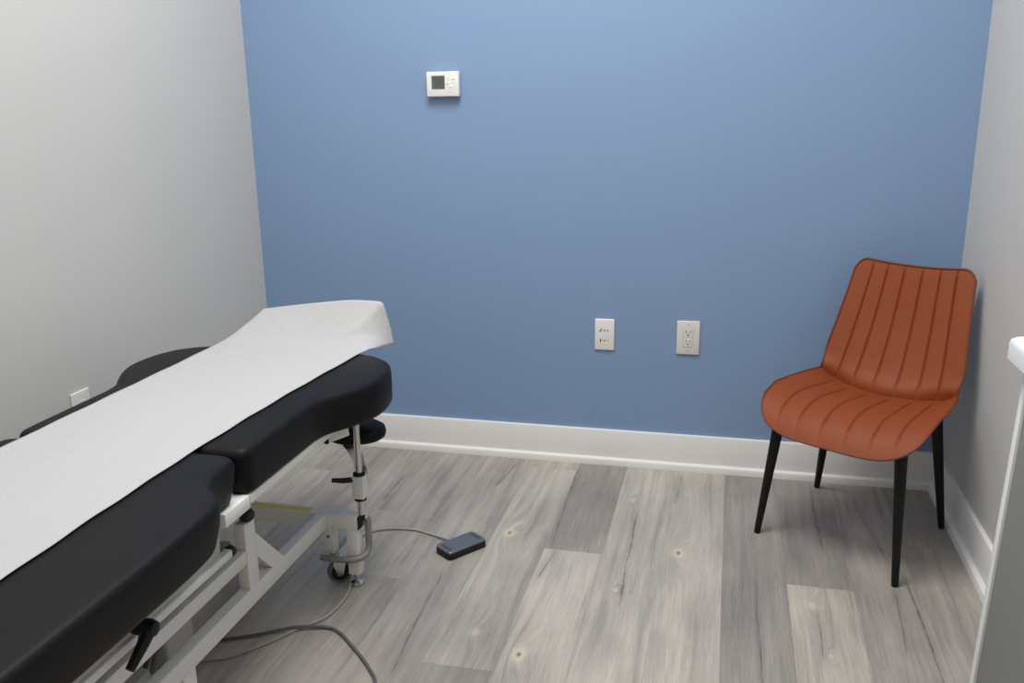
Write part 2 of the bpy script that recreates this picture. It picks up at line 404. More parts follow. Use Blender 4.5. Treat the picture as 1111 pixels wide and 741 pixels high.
# thermostat
th = thing('thermostat', (-1.7045, 0, 1.3545), 'white thermostat with small grey screen high on the blue wall', 'thermostat')
bm = NB(); box(bm, -0.0555, 0.0555, -0.006, 0, -0.039, 0.039, 0.002); link('back_plate', bm, M['plastic_cream'], th)
bm = NB(); box(bm, -0.058, 0.058, -0.027, -0.005, -0.0415, 0.0415, 0.004, 3); link('housing', bm, M['plastic_white'], th)
bm = NB(); box(bm, -0.0385, 0.0085, -0.0276, -0.0268, -0.016, 0.028, 0.0); sc_ = link('screen', bm, M['lcd'], th, False)
bm = NB()
for x0 in (-0.0245, -0.0105):
    for a, b_ in (((0, .011), (.008, .011)), ((0, .0), (.008, .0)), ((.008, 0), (.008, -.011)), ((0, .011), (0, 0)), ((0, -.011), (.008, -.011))):
        bar(bm, (x0+a[0], -0.0277, 0.006+a[1]), (x0+b_[0], -0.0277, 0.006+b_[1]), 0.0018, 0.0006, 0, (0, 1, 0))
link('digits', bm, M['lcd_dark'], sc_, False)
for q in ([(0.0175, 0.0165), (0.0175, 0.0215), (0.021, 0.019)], [(0.0345, 0.0055), (0.0395, 0.0055), (0.037, 0.0015)]):
    bm = NB(); prism(bm, q, 0, 0.0006, Matrix.Translation((0, -0.0269, 0)) @ Matrix.Rotation(PI/2, 4, 'X')); link('arrow_mark', bm, M['mark'], th, False)
for cx, cz in ((0.019, 0.003), (0.037, 0.0175), (0.031, -0.008)):
    bm = NB(); box(bm, cx-0.006, cx+0.006, -0.0282, -0.0265, cz-0.0035, cz+0.0035, 0.0012, 2); link('button', bm, M['plastic_white'], th)
bm = NB()
for k in range(5): box(bm, 0.021+k*0.0032, 0.0232+k*0.0032, -0.0273, -0.0268, -0.0285, -0.0258-(k > 0)*0.0008)
link('print', bm, M['mark'], th, False)

# ------------------------------------------------------------------ treatment table
TX = -1.922; ZT = 0.627; ZB = 0.528
tb = thing('treatment_table', (TX, -1.6, 0), 'black vinyl treatment table on a white steel frame along the left wall', 'treatment table')
def L_(x, y, z): return (x-TX, y+1.6, z)
def lb(bm, x0, x1, y0, y1, z0, z1, bev=0.003, seg=2): box(bm, x0-TX, x1-TX, y0+1.6, y1+1.6, z0, z1, bev, seg)
def cushion(outline, it=5, step=0.012, slant=0.0):
    P = smooth_closed(resample([(a, b, 0) for a, b in outline], step), it)
    n = len(P); bm = NB()
    area = sum(P[i].x*P[(i+1) % n].y - P[(i+1) % n].x*P[i].y for i in range(n))
    sg = 1 if area > 0 else -1
    def ring(ins, z):
        out = []
        for i in range(n):
            t = (P[(i+1) % n]-P[i-1]).normalized(); nr = Vector((-t.y, t.x, 0))*sg
            out.append(bm.verts.new(Vector(L_(*(P[i]+nr*ins).to_2d(), z))))
        return out
    rs = [ring(0.012+slant, ZB), ring(0.005+slant, ZB+0.003), ring(0.001+slant, ZB+0.012), ring(0.3*slant, ZB+0.050), ring(0.0, ZT-0.020)]
    for k in range(1, 7):
        a = PI/2*k/6; rs.append(ring(0.016*(1-math.cos(a)), ZT-0.020+0.0195*math.sin(a)))
    rs.append(ring(0.0185, ZT))
    for a, b_ in zip(rs, rs[1:]):
        for k in range(n): bm.faces.new((a[k], a[(k+1) % n], b_[(k+1) % n], b_[k]))
    bm.faces.new(rs[0][::-1]); bm.faces.new(rs[-1])
    return bm
def sym(right):   # right half outline from +X side; mirror about TX
    return right + [(2*TX-x, y) for x, y in right[::-1]]
chest = sym([(-1.80, -0.830), (-1.72, -0.838), (-1.645, -0.862), (-1.595, -0.905), (-1.568, -0.965), (-1.560, -1.03), (-1.563, -1.08), (-1.580, -1.13), (-1.610, -1.185), (-1.636, -1.225), (-1.645, -1.27), (-1.645, -1.35), (-1.645, -1.50), (-1.645, -1.558), (-1.650, -1.572), (-1.668, -1.576), (-1.80, -1.577)])
link('cushion', cushion(chest, 3), M['vinyl'], tb, angle=60)
body = sym([(-1.80, -1.586), (-1.690, -1.587), (-1.655, -1.593), (-1.646, -1.610), (-1.646, -1.66), (-1.640, -1.705), (-1.618, -1.740), (-1.585, -1.765), (-1.568, -1.80), (-1.562, -1.87), (-1.560, -1.95), (-1.560, -2.35), (-1.564, -2.45), (-1.583, -2.50), (-1.63, -2.515), (-1.80, -2.517)])
link('cushion', cushion(body, 4, slant=0.012), M['vinyl'], tb, angle=60)
# upper frame that carries the cushions
for sgn in (1, -1):
    xo = TX + sgn*0.270; xi = xo - sgn*0.032
    bm = NB(); lb(bm, min(xo, xi), max(xo, xi), -1.56, -0.99, 0.506, ZB-0.0005, 0.003); link('top_rail', bm, M['white_metal'], tb)
    xo = TX + sgn*0.272; xi = xo - sgn*0.036
    bm = NB(); lb(bm, min(xo, xi), max(xo, xi), -1.66, -1.565, 0.500, ZB+0.002, 0.003); link('rail_joint', bm, M['white_metal'], tb)
    xo = TX + sgn*0.226; xi = xo - sgn*0.006
    bm = NB(); lb(bm, min(xo, xi), max(xo, xi), -2.48, -1.62, 0.4132, ZB-0.0005, 0.001); link('side_plate', bm, M['plate_metal'], tb)
    xo = TX + sgn*0.232; xi = xo - sgn*0.018
    bm = NB(); lb(bm, min(xo, xi), max(xo, xi), -2.48, -1.585, 0.396, 0.413, 0.003); sr = link('slide_rail', bm, M['white_metal'], tb)
    bm = NB(); lathe(bm, [(0.009, 0), (0.0125, 0.002), (0.0125, 0.010), (0.009, 0.014)], 18, axis_mtx(L_((xo+xi)/2, -1.586, 0.405), (0, 1, 0))); link('rail_cap', bm, M['rubber'], sr)
bm = NB(); lb(bm, TX-0.236, TX+0.236, -1.60, -1.56, 0.500, ZB-0.004); link('top_cross_rail', bm, M['white_metal'], tb)
bm = NB(); lb(bm, TX-0.238, TX+0.238, -1.05, -1.01, 0.500, ZB-0.004); link('top_cross_rail', bm, M['white_metal'], tb)
# base: side frames
ZL0, ZL1 = 0.170, 0.2145; ZM0, ZM1 = 0.281, 0.316
for sgn in (1, -1):
    xo = TX + sgn*0.162; xi = xo - sgn*0.029; a, c = min(xo, xi), max(xo, xi)
    bm = NB(); lb(bm, a, c, -2.43, -1.0205, ZL0, ZL1, 0.003); link('lower_rail', bm, M['white_metal'], tb)
    bm = NB(); lb(bm, a, c, -2.45, -1.423, ZM0, ZM1, 0.004); link('middle_rail', bm, M['white_metal'], tb)
    bm = NB(); lb(bm, a, c, -1.422, -1.376, ZL1-0.002, 0.378, 0.004); link('post', bm, M['white_metal'], tb)
    bm = NB(); lb(bm, a, c, -2.28, -2.238, ZL1-0.002, ZM0+0.001, 0.004); link('post', bm, M['white_metal'], tb)
    # diagonal gusset plate from post to lower rail
    bm = NB(); y0 = 0
    pts = [(-1.377, 0.338), (-1.377, 0.278), (-1.315, 0.2135), (-1.258, 0.2135)]
    lo = []; 
    for xx in (a+0.004, c-0.001): lo.append([bm.verts.new(L_(xx, y, z)) for y, z in pts])
    bm.faces.new(lo[0]); bm.faces.new(lo[1][::-1])
    for k in range(4): bm.faces.new((lo[0][k], lo[0][(k+1) % 4], lo[1][(k+1) % 4], lo[1][k]))
    link('gusset', bm, M['white_metal'], tb)
    bm = NB(); lathe(bm, [(0.010, 0), (0.015, 0.003), (0.0165, 0.012), (0.0155, 0.022), (0.010, 0.028)], 20, axis_mtx(L_(xo-sgn*0.018, -1.400, 0.3940), (sgn, 0, 0))); link('bumper', bm, M['rubber'], tb)
# T-shaped ends with feet
for yb in (-1.0, -2.45):
    bm = NB(); lb(bm, TX-0.253, TX+0.253, yb-0.020, yb+0.020, 0.173, 0.214, 0.003); link('crossbeam', bm, M['white_metal'], tb)
    for sgn in (1, -1):
        xp = TX + sgn*0.253
        bm = NB(); lb(bm, min(xp, xp+sgn*0.003), max(xp, xp+sgn*0.003), yb-0.019, yb+0.019, 0.174, 0.213, 0.001); link('end_cap', bm, M['black_plastic'], tb)
        xp = TX + sgn*0.251
        bm = NB(); lb(bm, min(xp, xp-sgn*0.034), max(xp, xp-sgn*0.034), yb-0.018, yb+0.018, 0.036, 0.175, 0.003); link('leg', bm, M['white_metal'], tb)
        xc = TX + sgn*0.234
        bm = NB(); lathe(bm, [(0.017, 0.0), (0.0195, 0.003), (0.018, 0.008), (0.011, 0.012), (0.008, 0.014), (0.008, 0.037)], 20, axis_mtx(L_(xc, yb, 0), (0, 0, 1))); link('levelling_foot', bm, M['chrome'], tb)
        # inner short post with a castor
        xq = TX + sgn*0.163
        bm = NB(); lb(bm, xq-0.015, xq+0.015, yb-0.016, yb+0.016, 0.094, 0.175, 0.003); link('castor_post', bm, M['white_metal'], tb)
        bm = NB(); lathe(bm, [(0.005, 0), (0.005, 0.003)], 12, axis_mtx(L_(xq, yb-0.016, 0.145), (0, -1, 0))); link('bolt', bm, M['grey_metal'], tb)
        ca = bpy.data.objects.new('castor', None); COL.objects.link(ca); ca.parent = tb; ca.location = L_(xq+0.012*sgn, yb-0.006, 0)
        bm = NB(); lathe(bm, [(0.022, 0.0795), (0.022, 0.0855), (0.017, 0.089), (0.017, 0.0945)], 20); link('swivel', bm, M['chrome'], ca)
        ang = math.radians(35)
        dv = Vector((math.cos(ang), math.sin(ang), 0)); ax = Vector((-dv.y, dv.x, 0)); ctr = dv*0.010 + Vector((0, 0, 0.036))
        bm = NB(); R_ = 0.0355
        lathe(bm, [(R_-0.006, -0.011), (R_-0.0015, -0.009), (R_, -0.004), (R_, 0.004), (R_-0.0015, 0.009), (R_-0.006, 0.011)], 28, axis_mtx(ctr, ax)); link('wheel', bm, M['wheel'], ca)
        bm = NB(); lathe(bm, [(0.024, -0.0125), (0.026, -0.011), (0.026, 0.011), (0.024, 0.0125)], 24, axis_mtx(ctr, ax)); link('hub', bm, M['black_plastic'], ca)
        bm = NB()
        for s2 in (-1, 1):
            pts = [(-0.004, 0.080), (-0.010, 0.062), (0.002, 0.026), (0.016, 0.026), (0.024, 0.060), (0.020, 0.080)]
            mt = Matrix.Identity(4)
            for i in range(3): mt[i][0] = dv[i]; mt[i][1] = (0, 0, 1)[i]; mt[i][2] = (ax*s2)[i]
            prism(bm, pts, 0.0135, 0.0155, mt)
        link('fork', bm, M['chrome'], ca, angle=30)
# yellow warning strip on the beam
bm = NB(); lb(bm, -1.99, -1.812, -1.014, -0.992, 0.2138, 0.2146, 0); link('warning_strip', bm, M['yellow'], tb, False)
# bent grey castor-lift rod on the near end
xr = -1.653
bm = NB()
pth = [(xr, -0.985, 0.197), (xr, -0.985, 0.16), (xr, -0.988, 0.115)] 
pth = pth[:2] + catmull([(xr, -0.985, 0.150), (xr, -0.986, 0.118), (xr-0.002, -0.998, 0.098), (xr-0.014, -1.020, 0.0915), (-1.70, -1.034, 0.0905), (-1.745, -1.037, 0.0905), (-1.775, -1.034, 0.0905)], 5)
tube(bm, [L_(*p) for p in pth], 0.0095, 12); link('lift_rod', bm, M['grey_metal'], tb, angle=60)
bm = NB(); tube(bm, [L_(-1.752, -0.98, 0.0905), L_(-1.752, -0.86, 0.0905)], 0.007, 10); link('lift_rod', bm, M['grey_metal'], tb, angle=60)
bm = NB(); lathe(bm, [(0.008, 0), (0.009, 0.004), (0.009, 0.010), (0.006, 0.014)], 14, axis_mtx(L_(-1.6665, -0.985, 0.197), (1, 0, 0))); link('rod_bolt', bm, M['chrome'], tb)
# arm rest: chrome pole, white clamp collar with lever, curved blade and oval pad
for sgn in (1, -1):
    px = TX + sgn*0.258; py = -0.998
    bm = NB(); lathe(bm, [(0.0095, 0.214), (0.0095, 0.530)], 18, axis_mtx(L_(px, py, 0), (0, 0, 1))); link('arm_rest_pole', bm, M['chrome'], tb)
    bm = NB(); box(bm, px-0.017-TX, px+0.017-TX, py-0.017+1.6, py+0.017+1.6, 0.264, 0.329, 0.003)
    col = link('clamp_collar', bm, M['white_metal'], tb)
    for z0, z1 in ((0.256, 0.265), (0.328, 0.337)):
        bm = NB(); lathe(bm, [(0.014, z0), (0.0165, z0+0.001), (0.0165, z1-0.001), (0.014, z1)], 18, axis_mtx(L_(px, py, 0), (0, 0, 1))); link('collar_ring', bm, M['black_plastic'], col)
    bm = NB(); tube(bm, [L_(px-sgn*0.015, py-0.010, 0.318), L_(px-sgn*0.035, py-0.026, 0.320), L_(px-sgn*0.062, py-0.040, 0.325)], 0.007, 10, radii=[0.008, 0.0075, 0.006]); link('clamp_lever', bm, M['black_plastic'], col, angle=60)
    # blade
    bm = NB(); pts = catmull([(px-sgn*0.002, py+0.026, 0.300), (px-sgn*0.005, py+0.026, 0.335), (px-sgn*0.014, py+0.027, 0.368), (px-sgn*0.030, py+0.033, 0.392), (px-sgn*0.050, py+0.044, 0.404), (px-sgn*0.062, py+0.060, 0.409)], 6)
    prev = None
    for i, p in enumerate(pts):
        t = (pts[min(i+1, len(pts)-1)]-pts[max(i-1, 0)]).normalized(); sd = Vector((1*sgn, 0.25, 0)); sd = (sd - t*sd.dot(t)).normalized(); nn = t.cross(sd)
        q = [bm.verts.new(Vector(L_(*(p + sd*a*0.016 + nn*b_*0.002)))) for a, b_ in ((-1, -1), (1, -1), (1, 1), (-1, 1))]
        if prev:
            for k in range(4): bm.faces.new((prev[k], prev[(k+1) % 4], q[(k+1) % 4], q[k]))
        else: bm.faces.new(q[::-1])
        prev = q
    bm.faces.new(prev); link('arm_rest_bracket', bm, M['blade'], tb)
    bm = NB(); mt = Matrix.Translation(L_(px-sgn*0.036, py+0.068, 0.410)) @ Matrix.Diagonal((1, 0.80, 1, 1))
    lathe(bm, [(0.030, -0.002), (0.078, 0.0), (0.086, 0.006), (0.089, 0.018), (0.086, 0.030), (0.074, 0.037), (0.03, 0.040)], 40, mt); link('arm_rest_pad', bm, M['vinyl'], tb, angle=60)
    bm = NB(); bar(bm, L_(px-sgn*0.020, py-0.015, 0.462), L_(px-sgn*0.058, py-0.062, 0.455), 0.028, 0.024, 0.003); br_ = link('pad_arm', bm, M['white_metal'], tb)
    bm = NB(); bar(bm, L_(px-sgn*0.058, py-0.062, 0.455), L_(px-sgn*0.064, py-0.070, 0.454), 0.029, 0.025, 0.002); link('arm_cap', bm, M['black_plastic'], br_)
# inner lift linkage, lever, motor
bm = NB(); lb(bm, -1.94, -1.85, -1.62, -1.52, 0.125, 0.250, 0.008, 3); mo = link('motor', bm, M['label_grey'], tb)
for k in range(3):
    bm = NB(); tube(bm, [L_(-1.90+0.022*k, -1.618, 0.165+0.016*k), L_(-1.895+0.022*k, -1.65, 0.165+0.018*k), L_(-1.880+0.020*k, -1.69, 0.15+0.01*k)], 0.006, 8); link('connector', bm, M['cord_dark'], mo, angle=60)
bm = NB(); lb(bm, -1.96, -1.84, -1.80, -1.69, 0.13, 0.18, 0.006); link('control_box', bm, M['label_grey'], tb)
bm = NB(); lb(bm, -2.055, -1.789, -1.585, -1.555, 0.284, 0.312, 0.003); link('motor_bracket', bm, M['white_metal'], tb)
bm = NB(); lb(bm, -1.91, -1.88, -1.583, -1.557, 0.249, 0.285, 0.003); link('motor_bracket', bm, M['white_metal'], tb)
bm = NB(); lb(bm, -1.788, -1.762, -1.695, -1.650, 0.0, ZL0+0.001, 0.004); link('centre_foot', bm, M['white_metal'], tb)
bm = NB(); lathe(bm, [(0.005, 0), (0.005, 0.0015)], 10, axis_mtx(L_(-1.6900, -1.835, 0.445), (1, 0, 0))); link('rail_screw', bm, M['rust'], tb)
# tilt lever below the near cushion
bm = NB(); lathe(bm, [(0.012, 0), (0.015, 0.004), (0.016, 0.034), (0.013, 0.044), (0.006, 0.046)], 18, axis_mtx(L_(-1.690, -1.905, 0.437), (1, 0.0, -0.05)))
tube(bm, [L_(-1.658, -1.905, 0.437), L_(-1.655, -1.930, 0.420), L_(-1.658, -1.966, 0.394)], 0.013, 12, radii=[0.014, 0.0105, 0.008]); link('tilt_lever', bm, M['black_plastic'], tb, angle=50)

# ------------------------------------------------------------------ exam paper
def lerp(a, b, t): return a + (b-a)*t
def pw(x, tab):
    if x <= tab[0][0]: return tab[0][1]
    for (a, va), (b, vb) in zip(tab, tab[1:]):
        if x <= b:
            t = (x-a)/(b-a); t = t*t*(3-2*t) if False else t
            return lerp(va, vb, t)
    return tab[-1][1]
def paper():
    bm = NB(); rnd = random.Random(3)
    ns, nt1, nt2 = 60, 120, 26; rows = []
    zt = ZT + 0.0025
    near = [(-2.52, -1.728), (-2.3, -1.733), (-2.12, -1.738), (-1.9, -1.744), (-1.62, -1.746), (-1.4, -1.739), (-1.2, -1.728), (-1.0, -1.711), (-0.85, -1.697)]
    far = [(-2.52, -2.135), (-1.65, -2.146), (-1.0, -2.146), (-0.82, -2.150)]
    def Ledge(s):
        y = lerp(-0.850, -0.815, s)
        return Vector((lerp(pw(y, near), pw(y, far), s), y, zt))
    E = catmull([(-1.661, -0.700, 0.612), (-1.671, -0.700, 0.665), (-1.687, -0.700, 0.726), (-1.694, -0.700, 0.7375), (-1.710, -0.700, 0.740), (-1.745, -0.70, 0.741), (-1.806, -0.700, 0.739), (-1.93, -0.69, 0.722), (-2.095, -0.665, 0.694)], 20)
    cum = [0]
    for a, b in zip(E, E[1:]): cum.append(cum[-1]+(b-a).length)
    def Eat(s):
        tgt = s*cum[-1]
        for i in range(len(E)-1):
            if cum[i+1] >= tgt: return E[i].lerp(E[i+1], (tgt-cum[i])/(cum[i+1]-cum[i]))
        return E[-1].copy()
    for j in range(nt1+1):
        t = j/nt1; row = []
        for i in range(ns+1):
            s = i/ns; e = Ledge(s); y = lerp(-2.50, e.y, t)
            x = lerp(pw(y, near), pw(y, far), s) + 0.0012*math.sin(y*37+s*3)*(1 if s in (0, 1) else 0)
            z = zt + 0.0012*math.sin(9*s+y*6)*math.sin(y*11+s*2)*min(1, 4*s, 4*(1-s)) + 0.0012
            row.append(bm.verts.new((x, y, z)))
        rows.append(row)
    for j in range(1, nt2+1):
        t = j/nt2; row = []
        for i in range(ns+1):
            s = i/ns; a = Ledge(s); b = Eat(s)
            p = a.lerp(b, t); dz = b.z-a.z
            p.z = a.z + 0.0012 + dz*(0.35*t + 0.65*(t**1.7 if dz > 0 else t)) + 0.006*math.sin(PI*t)*math.sin(7*s+1)*0.7 + 0.0022*math.sin(PI*min(1, t*1.2))*math.sin(23*s+5*t)*math.sin(9*t+11*s)
            row.append(bm.verts.new(p))
        rows.append(row)
    for a, b in zip(rows, rows[1:]):
        for i in range(ns): bm.faces.new((a[i], a[i+1], b[i+1], b[i]))
    return bm
pb = paper()
po = link('exam_paper', pb, M['paper'], angle=80)
sm = po.modifiers.new('thickness', 'SOLIDIFY'); sm.thickness = 0.0005; sm.offset = 1
tag(po, 'long strip of white exam paper lying on the black table, end lifted', 'paper')

# ------------------------------------------------------------------ orange chair
ROTC = 0.0707; CX0, CF0 = 0.0213, 0.003
dC = Vector((-0.46205, -0.88686)); eC = Vector((0.88686, -0.46205))
d2 = dC*math.cos(ROTC) - eC*math.sin(ROTC); e2 = eC*math.cos(ROTC) + dC*math.sin(ROTC)
cC = Vector((-0.3171, -0.3832))
ch = thing('side_chair', (cC.x, cC.y, 0), 'burnt orange channel-stitched leather chair with black legs in the right corner', 'chair', rz=math.atan2(e2.y, e2.x))
# local frame: +x = image right, -y = forward  (rz maps +x to e2; +y to -d2)
def hermite(tab, x):
    n = len(tab)
    if x <= tab[0][0]: return tab[0][1]
    if x >= tab[-1][0]: return tab[-1][1]
    for i in range(n-1):
        if x <= tab[i+1][0]:
            h = tab[i+1][0]-tab[i][0]; t = (x-tab[i][0])/h
            def sl(k):
                if k == 0: return (tab[1][1]-tab[0][1])/(tab[1][0]-tab[0][0])
                if k == n-1: return (tab[-1][1]-tab[-2][1])/(tab[-1][0]-tab[-2][0])
                return (tab[k+1][1]-tab[k-1][1])/(tab[k+1][0]-tab[k-1][0])
            m0, m1 = sl(i)*h, sl(i+1)*h
            return (2*t**3-3*t*t+1)*tab[i][1] + (t**3-2*t*t+t)*m0 + (-2*t**3+3*t*t)*tab[i+1][1] + (t**3-t*t)*m1
GRO = [-0.70, -0.44, -0.15, 0.15, 0.44, 0.70]
def groove(u, wdt=0.013): return max(math.exp(-((u-g)/wdt)**2) for g in GRO)
def pillow(u):
    lims = [-1]+GRO+[1]
    for a, b in zip(lims, lims[1:]):
        if a <= u <= b:
            t = (u-a)/(b-a); return 4*t*(1-t)
    return 0
US = sorted({round(x, 5) for x in ([math.copysign(abs(math.sin(PI/2*(k/44-1)))**0.5, k/44-1) for k in range(89)] + [k/36-1 for k in range(73)])})
US = sorted(set(US) | {round(g+d, 5) for g in GRO for d in (-0.026, -0.018, -0.012, -0.006, 0, 0.006, 0.012, 0.018, 0.026)})
US = [US[0]] + [b for a, b in zip(US, US[1:]) if b-a > 0.0025]
if US[-1] < 1: US[-1] = 1.0
SA, SFC, SB, ZS, ZF = 0.2443, 0.1119, 0.1436, 0.4635, 0.3527      # seat half width, widest line, front reach, side and lip heights
WB, FB, ZBK, WT, FT, ZTOP, WM = 0.2194, -0.1166, 0.4697, 0.1794, -0.2307, 0.8043, 0.1964
def edge_pt(u):      # crease between seat and back, in (x, f, z)
    a = abs(u)
    return Vector((u*WB, hermite([(0, -0.086), (0.4, -0.094), (0.75, -0.113), (1.0, FB)], a), hermite([(0, 0.424), (0.4, 0.428), (0.75, 0.438), (0.9, 0.453), (1.0, ZBK)], a)))
def seat_pt(u, v, groove_on=True):     # v 0 crease .. 1 front outline
    a = abs(u); e = edge_pt(u)
    g = max(0.0, 1-a**4)**0.25
    F = SFC + SB*g; zf = ZS + (ZF-ZS)*g*g
    f = lerp(e.y, F, v)
    h = min(1, max(0, (f-FB)/(SFC-FB))); h = h*h*(3-2*h)
    x = u*lerp(WB, SA, h) - u*a**5*0.013*math.exp(-((f-FB)/0.040)**2)
    pan = hermite([(-0.12, 0.424), (-0.05, 0.427), (0.02, 0.433), (0.10, 0.437), (0.20, 0.436), (0.26, 0.433)], f)
    pan = lerp(pan, ZS + 0.004*(1-h), a**3.2)
    k = max(0.0, (v-0.48)/0.52)
    z = pan - (pan-zf)*(0.35*k**2 + 0.65*k**4)
    if v < 0.2:
        t = v/0.2; t = t*t*(3-2*t); z = lerp(e.z, z, t)
    if groove_on:
        k = min(1, v*8)*min(1, max(0, (1-v)*6))
        z += -0.0050*groove(u)*k + 0.0016*pillow(u)*k
    return Vector((x, f, z))
def back_pt(u, t, groove_on=True):      # t 0 crease .. 1 top outline
    a = abs(u); e = edge_pt(u)
    ztop = ZTOP - 0.030*max(0, (a-0.78)/0.22)**2.6 - 0.0073*max(0, 1-(a/0.8)**2)
    z = lerp(e.z, ztop, t)
    q = min(1, max(0, (z-ZBK)/(0.774-ZBK)))
    w = WB*(1-q)*(1-2*q) + 4*WM*q*(1-q) + WT*q*(2*q-1)
    fe = FB + (FT-FB)*max(0, (z-ZBK)/(0.774-ZBK))
    fc = hermite([(0.424, -0.086), (0.47, -0.114), (0.52, -0.143), (0.62, -0.185), (0.72, -0.217), (0.81, -0.243)], z)
    f = lerp(fc, fe, a**2.2)
    if t < 0.15:
        k = t/0.15; k = k*k*(3-2*k); f = lerp(e.y, f, k)
    x = u*w - u*a**5*0.013*math.exp(-((z-ZBK)/0.040)**2)
    f += 0.010*a**5*math.exp(-((z-ZBK)/0.028)**2)
    if groove_on:
        k = min(1, t*9)*min(1, max(0, (1-t)*14))
        f += -0.0050*groove(u)*k + 0.0016*pillow(u)*k
    return Vector((x, f, z))
def to_l(p): return Vector((p.x+CX0, -p.y-CF0, p.z))
def shell(fn, nv, off):
    bm = NB(); top = [[to_l(fn(u, j/nv)) for u in US] for j in range(nv+1)]
    n = len(US)
    T = [[bm.verts.new(p) for p in r] for r in top]
    flat = [[to_l(fn(u, j/nv, False)) for u in US] for j in range(nv+1)]
    Bk = []
    for j in range(nv+1):
        row = []
        for i in range(n):
            du = flat[j][min(i+1, n-1)]-flat[j][max(i-1, 0)]; dv = flat[min(j+1, nv)][i]-flat[max(j-1, 0)][i]
            nr = du.cross(dv).normalized()
            ins = 0.006
            row.append(bm.verts.new(flat[j][i] + off(nr, j/nv, US[i])))
        Bk.append(row)
    for j in range(nv):
        for i in range(n-1):
            bm.faces.new((T[j][i], T[j][i+1], T[j+1][i+1], T[j+1][i])); bm.faces.new((Bk[j][i], Bk[j+1][i], Bk[j+1][i+1], Bk[j][i+1]))
    for j in range(nv):
        bm.faces.new((T[j][0], T[j+1][0], Bk[j+1][0], Bk[j][0])); bm.faces.new((T[j][-1], Bk[j][-1], Bk[j+1][-1], T[j+1][-1]))
    for i in range(n-1):
        bm.faces.new((T[0][i], Bk[0][i], Bk[0][i+1], T[0][i+1])); bm.faces.new((T[nv][i], T[nv][i+1], Bk[nv][i+1], Bk[nv][i]))
    return bm
seat = link('seat', shell(seat_pt, 50, lambda nr, v, u: Vector((-u*(0.016+0.02*v*abs(u)), 0.034*v*v, -0.034+0.020*v*v+0.006*abs(u)))), M['leather'], ch, angle=55)
back = link('backrest', shell(back_pt, 60, lambda nr, t, u: Vector((-u*0.004, 0.024*(1-0.3*t), -0.010+0.006*t))), M['leather'], ch, angle=55)
# piping round the outline of each
def outline(fn, nv, full=True):
    pts = [fn(-1, j/nv, False) for j in range(nv+1)] + [fn(u, 1, False) for u in US[1:-1]] + [fn(1, 1-j/nv, False) for j in range(nv+1)]
    return [to_l(p) for p in pts]
op = resample(outline(seat_pt, 40), 0.006, False); bm = NB(); tube(bm, [p+Vector((0, 0, -0.0015)) for p in op], 0.0034, 8); link('piping', bm, M['piping'], seat, angle=70)
op = resample(outline(back_pt, 40), 0.006, False); bm = NB(); tube(bm, op, 0.0034, 8); link('piping', bm, M['piping'], back, angle=70)
# legs: feet at the four spots, tops under the seat
def w2l(x, y):
    r = Vector((x, y))-cC; return (r.dot(e2), -r.dot(d2))
feet = {'FL': (-0.598, -0.457), 'BL': (-0.391, -0.072), 'FR': (-0.239, -0.703), 'BR': (-0.043, -0.309)}
def c2l(x, f):
    q = cC + eC*x + dC*f; return w2l(q.x, q.y)
tops = {'FL': c2l(-0.181, 0.152), 'FR': c2l(0.180, 0.193), 'BL': c2l(-0.135, -0.120), 'BR': c2l(0.168, -0.140)}
for k in ('FL', 'FR', 'BL', 'BR'):
    fx, fy = w2l(*feet[k]); tx, ty = tops[k]
    bm = NB(); a, b_ = Vector((fx, fy, 0.0)), Vector((tx, ty, 0.398))
    pts = [a.lerp(b_, t) for t in (0, 0.012, 0.05, 0.35, 0.7, 1)]
    tube(bm, pts, 0.01, 18, radii=[0.0085, 0.0095, 0.010, 0.0125, 0.0155, 0.018]); link('leg', bm, M['leg_black'], ch, angle=60)
bm = NB()
tl = [Vector((*tops[k], 0.399)) for k in ('FL', 'FR', 'BR', 'BL')]
for a, b_ in zip(tl, tl[1:]+tl[:1]): bar(bm, a+Vector((0, 0, -0.006)), b_+Vector((0, 0, -0.006)), 0.03, 0.010, 0.002)
link('seat_frame', bm, M['leg_black'], ch)

# ------------------------------------------------------------------ foot switch and cords
pd = thing('foot_switch', (-1.4605, -0.7515, 0), 'small grey and black foot switch lying on the floor before the table end', 'foot switch', rz=math.atan2(0.108, 0.081))
def rrect(w, h, r, n=6):
    out = []
    for cx, cy_, a0 in ((w/2-r, h/2-r, 0), (-w/2+r, h/2-r, PI/2), (-w/2+r, -h/2+r, PI), (w/2-r, -h/2+r, 1.5*PI)):
        for k in range(n+1): out.append((cx+r*math.cos(a0+PI/2*k/n), cy_+r*math.sin(a0+PI/2*k/n)))
    return out
def slab(w, h, r, levels):
    bm = NB(); rings = []
    for ins, z in levels: rings.append([bm.verts.new((x, y, z)) for x, y in rrect(w-2*ins, h-2*ins, max(0.001, r-ins))])
    n = len(rings[0])
    for a, b in zip(rings, rings[1:]):
        for k in range(n): bm.faces.new((a[k], a[(k+1) % n], b[(k+1) % n], b[k]))
    bm.faces.new(rings[0][::-1]); bm.faces.new(rings[-1]); return bm
link('base', slab(0.140, 0.074, 0.012, [(0.003, 0), (0.0, 0.003), (0.0, 0.018), (0.002, 0.020)]), M['black_plastic'], pd)
pt = link('top_plate', slab(0.138, 0.072, 0.012, [(0.002, 0.0195), (0, 0.021), (0, 0.0245), (0.002, 0.0262)]), M['pedal_top'], pd)
for sx_ in (-1, 1):
    bm = slab(0.012, 0.046, 0.004, [(0, 0.0260), (0, 0.0268), (0.001, 0.0272)])
    for v in bm.verts: v.co.x += sx_*0.054
    link('grip_pad', bm, M['pedal_dark'], pt)
